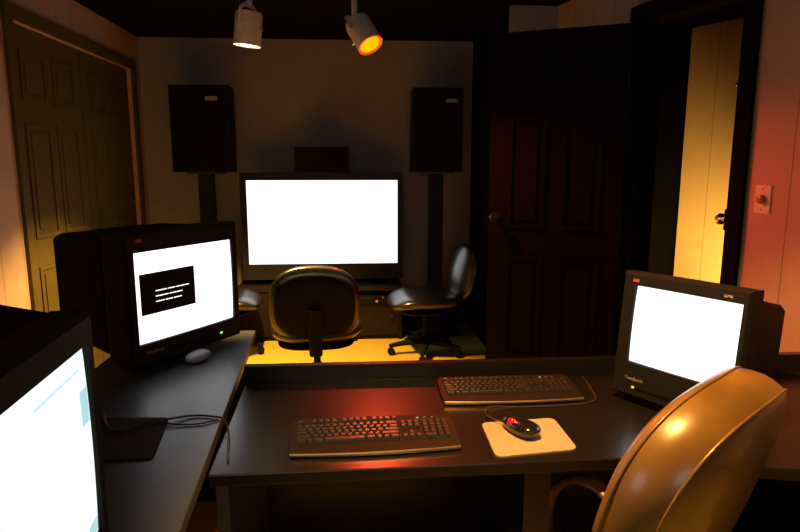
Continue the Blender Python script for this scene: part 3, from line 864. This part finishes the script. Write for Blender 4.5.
for y in (-0.044, 0.044):
    bm = bmesh.new()
    tube(bm, [rec @ bend(Vector((sup(2 * PI * i / NB, BA * 1.003, BB * 1.003)[0], y, sup(2 * PI * i / NB, BA * 1.003, BB * 1.003)[1]))) for i in range(NB)], 0.0028, 8, closed=True)
    obj('piping', bm, 'leather_near', bk, smooth='all')
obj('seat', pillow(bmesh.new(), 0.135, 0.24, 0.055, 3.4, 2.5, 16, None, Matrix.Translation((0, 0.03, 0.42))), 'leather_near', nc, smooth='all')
for sx in (-1, 1):
    bm = bmesh.new()
    lat, dz = (0.14, 0.0) if sx > 0 else (0.26, -0.03)
    tube(bm, catmull([(sx * (lat + 0.03), -0.19, 0.565), (sx * (lat + 0.01), -0.09, 0.575 + dz), (sx * lat, 0.00, 0.582 + dz), (sx * lat, 0.078, 0.607 + dz), (sx * lat, 0.135, 0.60 + dz), (sx * lat, 0.19, 0.55 + dz), (sx * lat, 0.214, 0.475 + dz), (sx * lat, 0.21, 0.41), (sx * lat, 0.17, 0.36), (sx * 0.10, 0.08, 0.335)], 8), 0.02, 12, flat=(0.026, 0.013))
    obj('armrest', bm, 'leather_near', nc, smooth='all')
obj('tilt_plate', bx(-0.11, 0.11, -0.1, 0.12, 0.33, 0.362), 'metal_dark', nc, bevel=0.006)
obj('gas_column', lathe(bmesh.new(), [(0.03, 0.09), (0.03, 0.22), (0.021, 0.222), (0.021, 0.335)], 18), 'plastic_matte', nc, smooth=True)
for k in range(5):
    a = R(72 * k + 50)
    d = Vector((math.cos(a), math.sin(a), 0)); s = Vector((-d.y, d.x, 0))
    rs = []
    for (t, hw, z0, z1) in ((0.0, 0.038, 0.075, 0.13), (0.06, 0.034, 0.078, 0.125), (0.22, 0.024, 0.07, 0.10), (0.30, 0.021, 0.062, 0.086), (0.315, 0.012, 0.064, 0.08)):
        p = d * t
        rs.append([p - s * hw + Vector((0, 0, z0)), p + s * hw + Vector((0, 0, z0)), p + s * hw * 0.8 + Vector((0, 0, z1)), p - s * hw * 0.8 + Vector((0, 0, z1))])
    bm = bmesh.new(); rings(bm, rs); bmesh.ops.recalc_face_normals(bm, faces=bm.faces[:])
    lg = obj('leg', bm, 'plastic_matte', nc, bevel=0.004)
    bm = bmesh.new()
    for off in (-0.014, 0.014):
        mt = Matrix.Translation(d * 0.295 + s * off + Vector((0, 0, 0.0265))) @ s.to_track_quat('Z', 'Y').to_matrix().to_4x4()
        lathe(bm, [(0.018, -0.010), (0.0265, -0.007), (0.0265, 0.007), (0.018, 0.010)], 18, mt)
    lathe(bm, [(0.008, 0.03), (0.008, 0.07)], 8, Matrix.Translation(d * 0.29))
    obj('caster', bm, 'plastic_matte', lg, smooth=True)

# ------------------------------------------------------------------ switch plate and latch on the right wall
sw = thing('dimmer_switch', 'ivory switch plate with a round amber dimmer knob on the right wall', 'switch', (XR, 2.388, 1.258), -PI / 2)
bm = prism(bmesh.new(), rrect(0.076, 0.118, 0.006), 0, 0.006)
for v in bm.verts: v.co = Vector((v.co.x, -v.co.z, v.co.y))
bmesh.ops.recalc_face_normals(bm, faces=bm.faces[:])
obj('plate', bm, 'ivory', sw, bevel=0.0015)
obj('knob', lathe(bmesh.new(), [(0.019, 0.006), (0.0195, 0.016), (0.016, 0.024), (0.008, 0.027), (0, 0.0275)], 24, Matrix.Rotation(PI / 2, 4, 'X')), 'amber', sw, smooth=True)
for z in (-0.042, 0.042):
    obj('screw', lathe(bmesh.new(), [(0.0035, 0.006), (0.003, 0.0078), (0, 0.008)], 12, Matrix.Translation((0, 0, z)) @ Matrix.Rotation(PI / 2, 4, 'X')), 'chrome', sw, smooth=True)

slant(sw)
lt = thing('door_latch', 'small chrome latch on the near jamb of the right doorway', 'latch', (XR + 0.004, OY0 + 0.013, 1.158), 0)
obj('plate', bx(-0.014, 0.014, 0.0, 0.003, -0.035, 0.035), 'chrome', lt, bevel=0.001)
obj('knob', lathe(bmesh.new(), [(0.010, 0.003), (0.010, 0.02), (0.018, 0.026), (0.02, 0.036), (0.014, 0.046), (0, 0.048)], 20, Matrix.Rotation(-PI / 2, 4, 'X')), 'chrome', lt, smooth=True)
slant(lt); lt.scale = (1.35, 1.2, 1.35)
hk = thing('door_catch', 'tiny metal catch high on the near jamb of the right doorway', 'catch', (XR + 0.004, OY0 + 0.015, 1.745), 0)
obj('plate', bx(-0.01, 0.01, 0.0, 0.003, -0.02, 0.02), 'metal_dark', hk, bevel=0.001)
obj('hook', lathe(bmesh.new(), [(0.006, 0.003), (0.006, 0.014), (0.009, 0.018), (0.006, 0.024), (0, 0.025)], 14, Matrix.Rotation(-PI / 2, 4, 'X')), 'chrome', hk, smooth=True)
slant(hk)
